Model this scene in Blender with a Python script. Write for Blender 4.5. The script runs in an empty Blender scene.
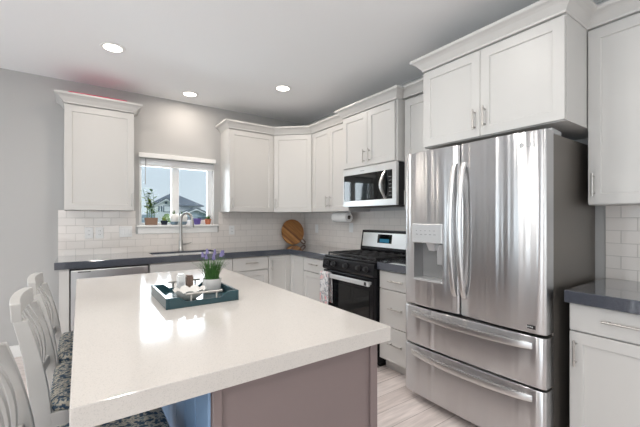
import bpy, bmesh, math, random
from mathutils import Vector, Matrix
random.seed(7)
PI = math.pi
S = bpy.context.scene
COL = S.collection

# ------------------------------------------------------------------ camera, world, light, exposure
cam_d = bpy.data.cameras.new('camera'); cam = bpy.data.objects.new('camera', cam_d); COL.objects.link(cam)
cam.location = (-2.7081, -4.2293, 1.2924); cam.rotation_euler = (PI/2, 0, -0.6091)
cam_d.sensor_width = 36; cam_d.lens = 342.34*36/640
cam_d.shift_y = 4.75/640; cam_d.shift_x = 1.48/640
cam_d.clip_start = 0.02; cam_d.clip_end = 400
S.camera = cam

w = bpy.data.worlds.new('sky'); S.world = w; w.use_nodes = True
nt = w.node_tree; bg = nt.nodes['Background']
tc = nt.nodes.new('ShaderNodeTexCoord'); sp = nt.nodes.new('ShaderNodeSeparateXYZ'); cr = nt.nodes.new('ShaderNodeValToRGB')
nt.links.new(tc.outputs['Generated'], sp.inputs[0]); nt.links.new(sp.outputs['Z'], cr.inputs[0]); nt.links.new(cr.outputs[0], bg.inputs[0])
cr.color_ramp.elements[0].color = (0.74, 0.84, 0.92, 1); cr.color_ramp.elements[1].color = (0.42, 0.62, 0.88, 1)
bg.inputs[1].default_value = 0.80

S.view_settings.view_transform = 'Standard'; S.view_settings.look = 'None'
S.view_settings.gamma = 1.0; S.view_settings.use_curve_mapping = False
S.view_settings.exposure = 0.32
S.cycles.use_denoising = True
S.cycles.max_bounces = 10; S.cycles.diffuse_bounces = 6; S.cycles.glossy_bounces = 5; S.cycles.transparent_max_bounces = 12
S.cycles.sample_clamp_indirect = 6.0

def area_light(name, loc, aim, sx, sy, energy, color):
    d = bpy.data.lights.new(name, 'AREA'); d.shape = 'RECTANGLE'; d.size = sx; d.size_y = sy
    d.energy = energy; d.color = color
    o = bpy.data.objects.new(name, d); COL.objects.link(o); o.location = loc
    o.rotation_euler = Vector(aim).to_track_quat('-Z', 'Y').to_euler()
    return o
sun_d = bpy.data.lights.new('sun', 'SUN'); sun_d.energy = 1.6; sun_d.angle = .2; sun_d.color = (1, .97, .93)
sun = bpy.data.objects.new('sun', sun_d); COL.objects.link(sun); sun.rotation_euler = Vector((-.6, .55, -.6)).to_track_quat('-Z', 'Y').to_euler()
COOL = (0.86, 0.93, 1.0)
area_light('daylight_patio', (-5.2, 0.35, 1.1), (0, -1, .1), 1.9, 2.0, 75, COOL)
area_light('daylight_side', (-6.95, -1.9, 1.1), (1, 0, .2), 2.6, 2.0, 72, COOL)
area_light('fill_living', (-6.95, -6.1, 1.2), (1, 0, .2), 2.3, 1.8, 48, COOL)  # added fill lamp behind the made-up living side window
area_light('daylight_front', (-3.4, -8.85, 1.4), (0, 1, .45), 3.8, 1.5, 65, (1.0, 0.97, 0.94))
area_light('daylight_sink', (-1.75, 0.30, 1.62), (0, -1, -0.15), 0.8, 0.65, 17, COOL)

# ------------------------------------------------------------------ helpers
ID = lambda a, o, z: (a, o, z)
BACK = lambda a, o, z: (a, -o, z)            # back wall: a = x, o = distance from the wall
RIGHT = lambda a, o, z: (-o, -a, z)          # right wall: a = -y
LOC = {}

def P(v): return Vector(v)

class B:
    def __init__(self, T=ID): self.b = bmesh.new(); self.T = T
    def v(self, p): return self.b.verts.new(self.T(*p))
    def f(self, vs):
        try: return self.b.faces.new(vs)
        except ValueError: return None
    def hexa(self, p):
        v = [self.v(q) for q in p]
        for q in ((0,1,2,3),(7,6,5,4),(0,4,5,1),(1,5,6,2),(2,6,7,3),(3,7,4,0)): self.f([v[i] for i in q])
        return self
    def box(self, a0, a1, o0, o1, z0, z1):
        return self.hexa([(a0,o0,z0),(a1,o0,z0),(a1,o1,z0),(a0,o1,z0),(a0,o0,z1),(a1,o0,z1),(a1,o1,z1),(a0,o1,z1)])
    def rings(self, rings, closed=True, caps=True):
        R = [[self.v(p) for p in r] for r in rings]; n = len(R[0])
        for i in range(len(R)-1):
            for k in range(n if closed else n-1):
                self.f([R[i][k], R[i][(k+1)%n], R[i+1][(k+1)%n], R[i+1][k]])
        if caps and closed:
            self.f(R[0][::-1]); self.f(R[-1])
        return self
    def tube(self, pts, r, seg=12, caps=True, flat=None):
        pts = [P(p) for p in pts]; n = len(pts)
        rs = r if isinstance(r, (list, tuple)) else [r]*n
        up = None; rg = []
        for i, p in enumerate(pts):
            t = (pts[min(i+1, n-1)] - pts[max(i-1, 0)]).normalized()
            if up is None:
                up = t.cross(P((0,0,1)) if abs(t.z) < .9 else P((1,0,0))).normalized()
            up = (up - t*up.dot(t)).normalized(); sd = t.cross(up)
            rg.append([tuple(p + up*math.cos(2*PI*k/seg)*rs[i] + sd*math.sin(2*PI*k/seg)*rs[i]) for k in range(seg)])
        self.rings(rg, True, caps); return self
    def cyl(self, p0, p1, r, seg=20, r2=None): return self.tube([p0, p1], [r, r if r2 is None else r2], seg)
    def lathe(self, prof, c, seg=28, lobes=0, amp=0):
        cx, cy, cz = c; rg = []
        for (r, z) in prof:
            ring = []
            for k in range(seg):
                a = 2*PI*k/seg
                rr = max(r, 1e-4)
                if lobes: rr *= 1 + amp*(abs(math.sin(a*lobes/2)) - .6)*min(1, r/.06)
                ring.append((cx+rr*math.cos(a), cy+rr*math.sin(a), cz+z))
            rg.append(ring)
        self.rings(rg, True, True); return self
    def ribbon(self, secs):                    # list of rectangular/any sections (same vertex count)
        self.rings(secs, True, True); return self
    def prism(self, poly, vec):
        vec = P(vec); self.rings([[tuple(p) for p in poly], [tuple(P(p)+vec) for p in poly]]); return self
    def slab(self, As, Zs, keep, o_back, o_front):
        """grid slab in the (a,z) plane with holes; o_front may be a function of (a,z)"""
        of = o_front if callable(o_front) else (lambda a, z: o_front)
        F, K = {}, {}
        def g(d, i, j, fr):
            if (i, j) not in d: d[(i, j)] = self.v((As[i], of(As[i], Zs[j]) if fr else o_back, Zs[j]))
            return d[(i, j)]
        nA, nZ = len(As)-1, len(Zs)-1
        on = lambda i, j: 0 <= i < nA and 0 <= j < nZ and keep((As[i]+As[i+1])/2, (Zs[j]+Zs[j+1])/2)
        for i in range(nA):
            for j in range(nZ):
                if not on(i, j): continue
                c = ((i,j),(i+1,j),(i+1,j+1),(i,j+1))
                self.f([g(F,*q,1) for q in c]); self.f([g(K,*q,0) for q in c[::-1]])
                for (di, dj, p, q) in ((-1,0,c[0],c[3]),(1,0,c[1],c[2]),(0,-1,c[0],c[1]),(0,1,c[3],c[2])):
                    if not on(i+di, j+dj): self.f([g(F,*p,1), g(F,*q,1), g(K,*q,0), g(K,*p,0)])
        return self
    def shaker(self, a0, a1, z0, z1, ob, t=.02, st=.058, rec=.009):
        of = ob+t
        R = [[(a0,ob,z0),(a1,ob,z0),(a1,ob,z1),(a0,ob,z1)], [(a0,of,z0),(a1,of,z0),(a1,of,z1),(a0,of,z1)]]
        for (s, o) in ((st, of), (st+.003, of-rec)):
            R.append([(a0+s,o,z0+s),(a1-s,o,z0+s),(a1-s,o,z1-s),(a0+s,o,z1-s)])
        self.rings(R); return self
    def out(self, name, m, parent=None, bevel=0, smooth=None, seg=2):
        bmesh.ops.recalc_face_normals(self.b, faces=self.b.faces[:])
        if parent is not None:
            l = LOC[parent.name]; bmesh.ops.translate(self.b, verts=self.b.verts[:], vec=-l)
        me = bpy.data.meshes.new(name); self.b.to_mesh(me); self.b.free()
        me.materials.append(m)
        if smooth is not None:
            me.shade_smooth(); me.set_sharp_from_angle(angle=math.radians(smooth))
        o = bpy.data.objects.new(name, me); COL.objects.link(o)
        LOC[o.name] = LOC[parent.name] if parent is not None else Vector((0,0,0))
        if parent is not None: o.parent = parent
        if bevel:
            md = o.modifiers.new('bevel', 'BEVEL'); md.width = bevel; md.segments = seg; md.limit_method = 'ANGLE'; md.angle_limit = math.radians(40)
            if hasattr(md, 'harden_normals'): md.harden_normals = False
        return o

def tag(o, label=None, cat=None, group=None, kind=None):
    if label: o['label'] = label
    if cat: o['category'] = cat
    if group: o['group'] = group
    if kind: o['kind'] = kind
    return o
def thing(name, loc, label=None, cat=None, group=None, kind=None):
    o = bpy.data.objects.new(name, None); COL.objects.link(o); o.location = loc
    o.empty_display_size = .05
    LOC[o.name] = Vector(loc); return tag(o, label, cat, group, kind)
def copy_tree(o, parent=None):
    c = o.copy(); COL.objects.link(c)
    if parent is not None: c.parent = parent
    for ch in list(o.children): copy_tree(ch, c)
    return c

# ------------------------------------------------------------------ materials
def node(nt, t, **k):
    n = nt.nodes.new(t)
    for a, b in k.items(): setattr(n, a, b)
    return n
def base(name, col, rough=.5, metal=0.0, **k):
    m = bpy.data.materials.new(name); m.use_nodes = True
    b = m.node_tree.nodes['Principled BSDF']
    b.inputs['Base Color'].default_value = (*col, 1); b.inputs['Roughness'].default_value = rough; b.inputs['Metallic'].default_value = metal
    for a, v in k.items():
        key = a.replace('_', ' ').title().replace('Ior', 'IOR').replace('Level','Level')
        if key in b.inputs: b.inputs[key].default_value = v
    return m
def coords(nt, scale=(1,1,1), kind='Object', loc=(0,0,0)):
    t = node(nt, 'ShaderNodeTexCoord'); mp = node(nt, 'ShaderNodeMapping')
    mp.inputs['Scale'].default_value = scale; mp.inputs['Location'].default_value = loc
    nt.links.new(t.outputs[kind], mp.inputs[0]); return mp.outputs[0]
def bump(m, scale=(1,1,1), nscale=50, strength=.1, dist=.001, detail=3):
    nt = m.node_tree; b = nt.nodes['Principled BSDF']
    n = node(nt, 'ShaderNodeTexNoise'); n.inputs['Scale'].default_value = nscale; n.inputs['Detail'].default_value = detail
    nt.links.new(coords(nt, scale), n.inputs['Vector'])
    bp = node(nt, 'ShaderNodeBump'); bp.inputs['Strength'].default_value = strength; bp.inputs['Distance'].default_value = dist
    nt.links.new(n.outputs[0], bp.inputs['Height']); nt.links.new(bp.outputs[0], b.inputs['Normal']); return m
def mottled(name, stops, nscale, rough=.5, scale=(1,1,1), detail=4, metal=0, voronoi=False, **k):
    m = base(name, stops[0][1], rough, metal, **k); nt = m.node_tree; b = nt.nodes['Principled BSDF']
    if voronoi: n = node(nt, 'ShaderNodeTexVoronoi', feature='DISTANCE_TO_EDGE')
    else: n = node(nt, 'ShaderNodeTexNoise'); n.inputs['Detail'].default_value = detail
    n.inputs['Scale'].default_value = nscale
    nt.links.new(coords(nt, scale), n.inputs['Vector'])
    r = node(nt, 'ShaderNodeValToRGB'); e = r.color_ramp.elements
    while len(e) < len(stops): e.new(.5)
    for q, (p, c) in zip(e, stops): q.position = p; q.color = (*c, 1)
    nt.links.new(n.outputs[0], r.inputs[0]); nt.links.new(r.outputs[0], b.inputs['Base Color']); return m

M = {}
M['wall'] = bump(base('wall_paint', (.475,.472,.468), .85), nscale=160, strength=.12, dist=.002)
M['ceiling'] = bump(base('ceiling_paint', (.87,.88,.89), .9), nscale=70, strength=.25, dist=.004)
M['trim'] = base('white_trim', (.82,.82,.81), .4)
M['cab'] = bump(base('cabinet_paint', (.58,.573,.560), .38), nscale=220, strength=.03, dist=.001)
M['vinyl'] = base('window_vinyl', (.86,.87,.88), .35)
M['quartz'] = mottled('white_quartz', [(.0,(.42,.40,.385)),(.36,(.54,.515,.49)),(.44,(.60,.57,.54)),(1,(.62,.585,.555))], 330, .10, detail=2)
M['counter'] = mottled('charcoal_quartz', [(.0,(.040,.047,.062)),(.45,(.058,.066,.085)),(1,(.095,.105,.125))], 240, .12, detail=3, coat_weight=1.0, coat_roughness=.04)
M['taupe'] = base('taupe_paint', (.205,.160,.158), .45)
M['daylight_blue'] = base('taupe_with_painted_daylight', (.17,.27,.42), .45)  # cool daylight on the island's left side, put into the colour as blue
M['steel'] = base('brushed_steel', (.62,.62,.63), .29, 1.0)
bump(M['steel'], (1, 10, .16), 1.0, 1.0, .018, 2)
def brushed(m, an, rot):
    nt = m.node_tree; b = nt.nodes['Principled BSDF']; b.inputs['Anisotropic'].default_value = an; b.inputs['Anisotropic Rotation'].default_value = rot
    t = node(nt, 'ShaderNodeTangent', direction_type='RADIAL', axis='Z'); nt.links.new(t.outputs[0], b.inputs['Tangent'])
brushed(M['steel'], .97, .25)
M['steelsmooth'] = base('satin_steel', (.70,.70,.70), .34, 1.0)
M['steelflat'] = base('appliance_steel', (.58,.58,.59), .3, 1.0)
M['nickel'] = base('brushed_nickel', (.50,.48,.46), .32, 1.0)
M['chrome'] = base('faucet_nickel', (.40,.39,.375), .3, 1.0)
M['greymetal'] = bump(base('grey_metal_side', (.17,.155,.14), .38, .55), nscale=400, strength=.05)
M['black'] = base('black_enamel', (.006,.006,.008), .22, specular_IOR_level=.3)
M['blackmat'] = base('black_plastic', (.015,.015,.016), .5)
M['iron'] = bump(base('cast_iron', (.022,.022,.024), .55), nscale=300, strength=.2)
M['glassblack'] = base('black_glass', (.004,.005,.006), .04, 0)
M['greyplastic'] = base('grey_plastic', (.36,.37,.38), .35)
M['recess'] = base('grey_recess', (.24,.24,.24), .35)
M['silverplastic'] = base('silver_plastic', (.72,.73,.74), .3, .6)
M['white'] = base('white_ceramic', (.84,.83,.81), .3)
M['outlet'] = base('white_plastic', (.82,.82,.82), .35)
M['slot'] = base('dark_slots', (.10,.10,.10), .5)
M['paper'] = bump(base('paper_towel', (.88,.88,.87), .9), nscale=120, strength=.3)
M['card'] = base('cardboard', (.16,.12,.09), .8)
M['chair'] = mottled('worn_white_paint', [(.0,(.30,.29,.27)),(.27,(.46,.44,.42)),(.34,(.46,.45,.435)),(1,(.52,.51,.495))], 9, .42, detail=6)
M['tray'] = base('teal_lacquer', (.030,.072,.088), .15)
M['pot'] = base('matt_white_pot', (.62,.61,.60), .5)
M['scallop'] = base('scalloped_ceramic', (.66,.645,.62), .45)
M['marble'] = mottled('white_marble', [(.3,(.55,.55,.56)),(.5,(.80,.80,.80)),(1,(.86,.86,.86))], 30, .25)
M['walnut'] = mottled('walnut', [(.2,(.10,.06,.045)),(.6,(.24,.16,.125)),(1,(.32,.22,.17))], 14, .5, (3,3,.6))
M['soil'] = bump(base('soil', (.05,.035,.025), .95), nscale=90, strength=.6, dist=.004)
M['leaf'] = mottled('green_leaves', [(.2,(.02,.07,.015)),(.6,(.055,.16,.03)),(1,(.14,.28,.05))], 35, .5)
M['leafyellow'] = mottled('yellow_green_leaves', [(.2,(.10,.20,.02)),(.6,(.26,.34,.05)),(1,(.46,.44,.10))], 25, .5)
M['lavender'] = mottled('lavender_flowers', [(.2,(.13,.11,.28)),(.7,(.26,.23,.42)),(1,(.40,.36,.54))], 60, .7)
M['terracotta'] = base('terracotta', (.50,.17,.09), .7)
M['purple'] = base('purple_glaze', (.13,.09,.35), .3)
M['bluegrey'] = base('blue_grey_glaze', (.16,.24,.30), .35)
M['darkpot'] = base('dark_glaze', (.02,.028,.045), .25)
M['plantbox'] = bump(base('brown_planter', (.27,.17,.12), .7), nscale=60, strength=.3)
M['red'] = base('red_card', (.62,.02,.10), .5)
M['emblem'] = base('light_grey_print', (.50,.51,.52), .4)
M['seat'] = mottled('animal_print_fabric', [(.0,(.014,.030,.055)),(.44,(.03,.06,.10)),(.50,(.26,.27,.25)),(.57,(.50,.44,.35)),(.66,(.10,.15,.19)),(1,(.03,.06,.09))], 75, .85, (1,1,1), 3)
M['cream'] = base('cream_tape', (.62,.62,.60), .8)
M['basin'] = base('sink_steel', (.80,.80,.80), .5, 1.0)
M['rubber'] = base('dark_rubber', (.02,.02,.02), .8)

def lamp_mat(name, col, s):
    m = bpy.data.materials.new(name); m.use_nodes = True; nt = m.node_tree
    nt.nodes.remove(nt.nodes['Principled BSDF']); e = node(nt, 'ShaderNodeEmission')
    e.inputs[0].default_value = (*col, 1); e.inputs[1].default_value = s
    nt.links.new(e.outputs[0], nt.nodes['Material Output'].inputs[0]); return m
M['lamp'] = lamp_mat('lamp_glow', (1, .93, .84), 9.0)
M['display'] = lamp_mat('lit_display', (.05, .22, .35), .55)

def pane_mat():
    m = bpy.data.materials.new('window_glass'); m.use_nodes = True; nt = m.node_tree
    nt.nodes.remove(nt.nodes['Principled BSDF'])
    t = node(nt, 'ShaderNodeBsdfTransparent'); g = node(nt, 'ShaderNodeBsdfGlossy'); g.inputs['Roughness'].default_value = .02
    t.inputs[0].default_value = (.95,.97,.97,1)
    fr = node(nt, 'ShaderNodeFresnel'); fr.inputs[0].default_value = 1.45
    mx = node(nt, 'ShaderNodeMixShader')
    nt.links.new(fr.outputs[0], mx.inputs[0]); nt.links.new(t.outputs[0], mx.inputs[1]); nt.links.new(g.outputs[0], mx.inputs[2])
    nt.links.new(mx.outputs[0], nt.nodes['Material Output'].inputs[0]); return m
M['pane'] = pane_mat()

def tile_mat(name, axis, joint, c1, c2, mort):
    m = base(name, c1, .12); nt = m.node_tree; b = nt.nodes['Principled BSDF']
    t = node(nt, 'ShaderNodeTexCoord'); s = node(nt, 'ShaderNodeSeparateXYZ'); c = node(nt, 'ShaderNodeCombineXYZ')
    nt.links.new(t.outputs['Object'], s.inputs[0])
    a1 = node(nt, 'ShaderNodeMath', operation='SUBTRACT'); a1.inputs[1].default_value = joint - 20*.152
    a2 = node(nt, 'ShaderNodeMath', operation='SUBTRACT'); a2.inputs[1].default_value = 1.374 - 40*.0782
    nt.links.new(s.outputs[axis], a1.inputs[0]); nt.links.new(s.outputs['Z'], a2.inputs[0])
    nt.links.new(a1.outputs[0], c.inputs[0]); nt.links.new(a2.outputs[0], c.inputs[1])
    br = node(nt, 'ShaderNodeTexBrick'); br.inputs['Scale'].default_value = 1
    br.inputs['Brick Width'].default_value = .152; br.inputs['Row Height'].default_value = .0782
    br.inputs['Mortar Size'].default_value = .0022; br.inputs['Mortar Smooth'].default_value = .2
    br.inputs['Color1'].default_value = (*c1,1); br.inputs['Color2'].default_value = (*c2,1); br.inputs['Mortar'].default_value = (*mort,1)
    nt.links.new(c.outputs[0], br.inputs['Vector']); nt.links.new(br.outputs['Color'], b.inputs['Base Color'])
    r = node(nt, 'ShaderNodeMapRange'); r.inputs['To Min'].default_value = .13; r.inputs['To Max'].default_value = .8
    nt.links.new(br.outputs['Fac'], r.inputs[0]); nt.links.new(r.outputs[0], b.inputs['Roughness'])
    iv = node(nt, 'ShaderNodeMath', operation='SUBTRACT'); iv.inputs[0].default_value = 1; nt.links.new(br.outputs['Fac'], iv.inputs[1])
    bp = node(nt, 'ShaderNodeBump'); bp.inputs['Strength'].default_value = .5; bp.inputs['Distance'].default_value = .002
    nt.links.new(iv.outputs[0], bp.inputs['Height']); nt.links.new(bp.outputs[0], b.inputs['Normal']); return m
M['tile_back'] = tile_mat('subway_tile_back', 'X', -2.666, (.77,.725,.69), (.80,.755,.72), (.58,.55,.52))
M['tile_right'] = tile_mat('subway_tile_right', 'Y', -3.574, (.77,.725,.69), (.80,.755,.72), (.58,.55,.52))

def floor_mat():
    m = base('plank_floor', (.5,.45,.42), .32); nt = m.node_tree; b = nt.nodes['Principled BSDF']
    br = node(nt, 'ShaderNodeTexBrick'); br.inputs['Scale'].default_value = 1; br.offset = .37
    br.inputs['Brick Width'].default_value = 1.25; br.inputs['Row Height'].default_value = .15
    br.inputs['Mortar Size'].default_value = .0015
    br.inputs['Color1'].default_value = (.76,.685,.66,1); br.inputs['Color2'].default_value = (.90,.835,.815,1); br.inputs['Mortar'].default_value = (.30,.25,.235,1)
    nt.links.new(coords(nt, loc=(20,20,0)), br.inputs['Vector'])
    n = node(nt, 'ShaderNodeTexNoise'); n.inputs['Scale'].default_value = 4; n.inputs['Detail'].default_value = 6
    nt.links.new(coords(nt, (1, 11, 1)), n.inputs['Vector'])
    r = node(nt, 'ShaderNodeValToRGB'); r.color_ramp.elements[0].color = (.74,.72,.71,1); r.color_ramp.elements[0].position = .3
    r.color_ramp.elements[1].color = (1.08,1.06,1.05,1); r.color_ramp.elements[1].position = .68
    nt.links.new(n.outputs[0], r.inputs[0])
    mx = node(nt, 'ShaderNodeMix', data_type='RGBA', blend_type='MULTIPLY'); mx.inputs[0].default_value = .85
    nt.links.new(br.outputs['Color'], mx.inputs[6]); nt.links.new(r.outputs[0], mx.inputs[7]); nt.links.new(mx.outputs[2], b.inputs['Base Color'])
    return m
M['floor'] = floor_mat()

def board_mat():
    m = base('striped_board_wood', (.4,.2,.07), .4); nt = m.node_tree; b = nt.nodes['Principled BSDF']
    t = node(nt, 'ShaderNodeTexCoord'); mp = node(nt, 'ShaderNodeMapping'); mp.inputs['Rotation'].default_value = (0, math.radians(-40), 0)
    nt.links.new(t.outputs['Object'], mp.inputs[0])
    s = node(nt, 'ShaderNodeSeparateXYZ'); nt.links.new(mp.outputs[0], s.inputs[0])
    q = node(nt, 'ShaderNodeMath', operation='MULTIPLY_ADD'); q.inputs[1].default_value = 2.6; q.inputs[2].default_value = .5
    nt.links.new(s.outputs['Z'], q.inputs[0])
    r = node(nt, 'ShaderNodeValToRGB'); r.color_ramp.interpolation = 'CONSTANT'; e = r.color_ramp.elements
    st = [(0,(.33,.15,.05)),(.14,(.50,.24,.075)),(.30,(.40,.18,.05)),(.43,(.58,.30,.10)),(.50,(.25,.10,.035)),(.57,(.42,.19,.06)),(.68,(.52,.27,.09)),(.76,(.20,.08,.03)),(.83,(.36,.16,.05))]
    while len(e) < len(st): e.new(.5)
    for x, (p, c) in zip(e, st): x.position = p; x.color = (*c, 1)
    nt.links.new(q.outputs[0], r.inputs[0])
    n = node(nt, 'ShaderNodeTexNoise'); n.inputs['Scale'].default_value = 18; n.inputs['Detail'].default_value = 4
    m2 = node(nt, 'ShaderNodeMapping'); m2.inputs['Scale'].default_value = (.5, 1, 5); nt.links.new(mp.outputs[0], m2.inputs[0]); nt.links.new(m2.outputs[0], n.inputs['Vector'])
    mx = node(nt, 'ShaderNodeMix', data_type='RGBA', blend_type='OVERLAY'); mx.inputs[0].default_value = .55
    nt.links.new(r.outputs[0], mx.inputs[6]); nt.links.new(n.outputs[0], mx.inputs[7]); nt.links.new(mx.outputs[2], b.inputs['Base Color'])
    return m
M['board'] = board_mat()

def towel_mat():
    m = base('patterned_towel', (.5,.5,.5), .9); nt = m.node_tree; b = nt.nodes['Principled BSDF']
    n = node(nt, 'ShaderNodeTexNoise'); n.inputs['Scale'].default_value = 24; n.inputs['Detail'].default_value = 3
    nt.links.new(coords(nt), n.inputs['Vector'])
    r = node(nt, 'ShaderNodeValToRGB'); e = r.color_ramp.elements
    st = [(.3,(.66,.66,.66)),(.44,(.62,.62,.63)),(.5,(.20,.22,.26)),(.55,(.55,.55,.56)),(.66,(.70,.35,.36)),(.8,(.66,.18,.20))]
    while len(e) < len(st): e.new(.5)
    for x, (p, c) in zip(e, st): x.position = p; x.color = (*c, 1)
    nt.links.new(n.outputs[0], r.inputs[0]); nt.links.new(r.outputs[0], b.inputs['Base Color']); return m
M['towel'] = towel_mat()

# outside
M['roof'] = bump(base('grey_shingles', (.16,.18,.21), .9), nscale=8, strength=.4, dist=.05)
M['siding'] = base('white_siding', (.70,.74,.78), .8)
M['siding2'] = base('blue_grey_siding', (.30,.38,.46), .8)
M['outglass'] = base('house_windows', (.10,.14,.19), .2)
M['grass'] = mottled('lawn', [(.3,(.14,.20,.08)),(.7,(.24,.30,.13))], 2, .95)
M['hedge'] = mottled('hedge_leaves', [(.3,(.16,.25,.09)),(.7,(.34,.42,.20))], 3, .9)

# ------------------------------------------------------------------ setting
H = 2.665; XL, YF = -6.6, -8.5
def struct(o, label=None): return tag(o, kind='structure')
struct(B().box(XL-.2, .2, YF-.2, .2, -.12, 0).out('floor', M['floor']))
struct(B().box(XL-.2, .2, YF-.2, .2, H, H+.12).out('ceiling', M['ceiling']))
WX0, WX1, WZ0, WZ1 = -2.167, -1.341, 1.212, 1.965
SX0, SX1, SZ1 = -6.2, -4.2, 2.05
def keep_back(a, z):
    if WX0 < a < WX1 and WZ0 < z < WZ1: return False
    if SX0 < a < SX1 and 0.02 < z < SZ1: return False
    return True
TB = lambda a, o, z: (a, o, z)
struct(B(TB).slab([XL-.2, SX0, SX1, WX0, WX1, .2], [0, .02, WZ0, WZ1, SZ1, H], keep_back, .16, 0.0).out('wall_back', M['wall']))
struct(B(TB).box(0, .15, YF, 0, 0, H).out('wall_right', M['wall']))
LY0, LY1, LZ0, LZ1 = -3.3, -.6, .02, 2.1
TL = lambda a, o, z: (o, a, z)
struct(B(TL).slab([YF, -7.3, -4.9, LY0, -2.25, -1.65, LY1, 0], [0, LZ0, LZ1, H], lambda a, z: not ((-7.3<a<-4.9 or LY0<a<-2.25 or -1.65<a<LY1) and LZ0<z<LZ1), XL-.15, XL).out('wall_left', M['wall']))
FX0, FX1, FZ0, FZ1 = -5.4, -1.4, .62, 2.15
struct(B(TB).slab([XL, FX0, FX1, 0], [0, FZ0, FZ1, H], lambda a, z: not (FX0<a<FX1 and FZ0<z<FZ1), YF-.15, YF).out('wall_front', M['wall']))
# baseboards
struct(B().box(-4.2, -2.87, -.016, 0, 0, .11).out('baseboard_back', M['trim'], bevel=.004))
struct(B().box(XL, XL+.016, YF, 0, 0, .11).out('baseboard_left', M['trim'], bevel=.004))
struct(B().box(XL+.02, -.02, YF, YF+.016, 0, .11).out('baseboard_front', M['trim'], bevel=.004))
struct(B().box(-.016, 0, YF+.02, -4.0, 0, .11).out('baseboard_right', M['trim'], bevel=.004))
# tiled splashbacks on the walls
ZC = .9195; TZ = 1.372; tt = .008
struct(B(TB).slab([-2.882, -2.205, -1.285, -tt-.001], [ZC, 1.118, 1.374], lambda a, z: not (-2.205<a<-1.285 and z>1.118), -.0005, -tt).out('trim_1', M['tile_back']))
for i, (y0, y1) in enumerate(((-2.60, -.001), (-4.0, -3.500))):
    struct(B().box(-tt, -.0005, y0, y1, ZC, 1.374).out('trim_%d' % (i+2), M['tile_right']))

# kitchen window
win = thing('window_1', (-1.75, .08, WZ0), kind='structure')
fy0, fy1 = .065, .125
B(TB).slab([WX0, WX0+.03, -1.819, -1.765, WX1-.03, WX1], [WZ0, WZ0+.03, WZ1-.03, WZ1],
   lambda a, z: a < WX0+.03 or a > WX1-.03 or -1.819 < a < -1.765 or z < WZ0+.03 or z > WZ1-.03, fy1, fy0).out('window_frame', M['vinyl'], win, .004)
B(TB).slab([-1.765, -1.735, WX1-.06, WX1-.03], [WZ0+.03, WZ0+.06, WZ1-.06, WZ1-.03],
   lambda a, z: a < -1.735 or a > WX1-.06 or z < WZ0+.06 or z > WZ1-.06, .112, .075).out('sash', M['vinyl'], win, .003)
B().box(WX0+.03, -1.819, .100, .103, WZ0+.03, WZ1-.03).out('pane', M['pane'], win)
B().box(-1.735, WX1-.06, .092, .095, WZ0+.06, WZ1-.06).out('pane', M['pane'], win)
B().box(-2.202, -1.288, -.045, .064, WZ0-.018, WZ0+.004).out('window_sill', M['trim'], win, .004)
B().box(-2.185, -1.303, -.018, -.0005, 1.119, WZ0-.019).out('apron', M['trim'], win, .003)
# jamb liners and head
B().box(WX0-.001, WX0+.004, -.001, .064, WZ0+.005, WZ1).out('jamb', M['trim'], win)
B().box(WX1-.004, WX1+.001, -.001, .064, WZ0+.005, WZ1).out('jamb', M['trim'], win)
# patio door, plus unseen windows added to light the room
def plain_window(name, T, a0, a1, z0, z1, n, o):
    r = thing(name, T((a0+a1)/2, o, z0), kind='structure')
    As = [a0]; 
    for k in range(1, n): As += [a0+(a1-a0)*k/n-.03, a0+(a1-a0)*k/n+.03]
    As = [a0, a0+.06] + As[1:] + [a1-.06, a1]
    Zs = [z0, z0+.06, z1-.06, z1]
    solid = lambda a, z: z < Zs[1] or z > Zs[2] or any(As[i] < a < As[i+1] for i in range(0, len(As)-1, 2))
    B(T).slab(As, Zs, solid, o-.03, o+.03).out('window_frame', M['vinyl'], r)
    for i in range(1, len(As)-2, 2):
        B(T).box(As[i], As[i+1], o-.004, o+.004, Zs[1], Zs[2]).out('pane', M['pane'], r)
plain_window('door_1', TB, SX0, SX1, .02, SZ1, 2, .08)
plain_window('window_2', lambda a, o, z: (XL-o, a, z), LY0, -2.25, LZ0, LZ1, 2, .08)
plain_window('added_window_5', lambda a, o, z: (XL-o, a, z), -7.3, -4.9, LZ0, LZ1, 2, .08)  # unseen window added to take over part of the side light
plain_window('window_4', lambda a, o, z: (XL-o, a, z), -1.65, LY1, LZ0, LZ1, 2, .08)
plain_window('window_3', lambda a, o, z: (a, YF-o, z), FX0, FX1, FZ0, FZ1, 3, .08)

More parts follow.
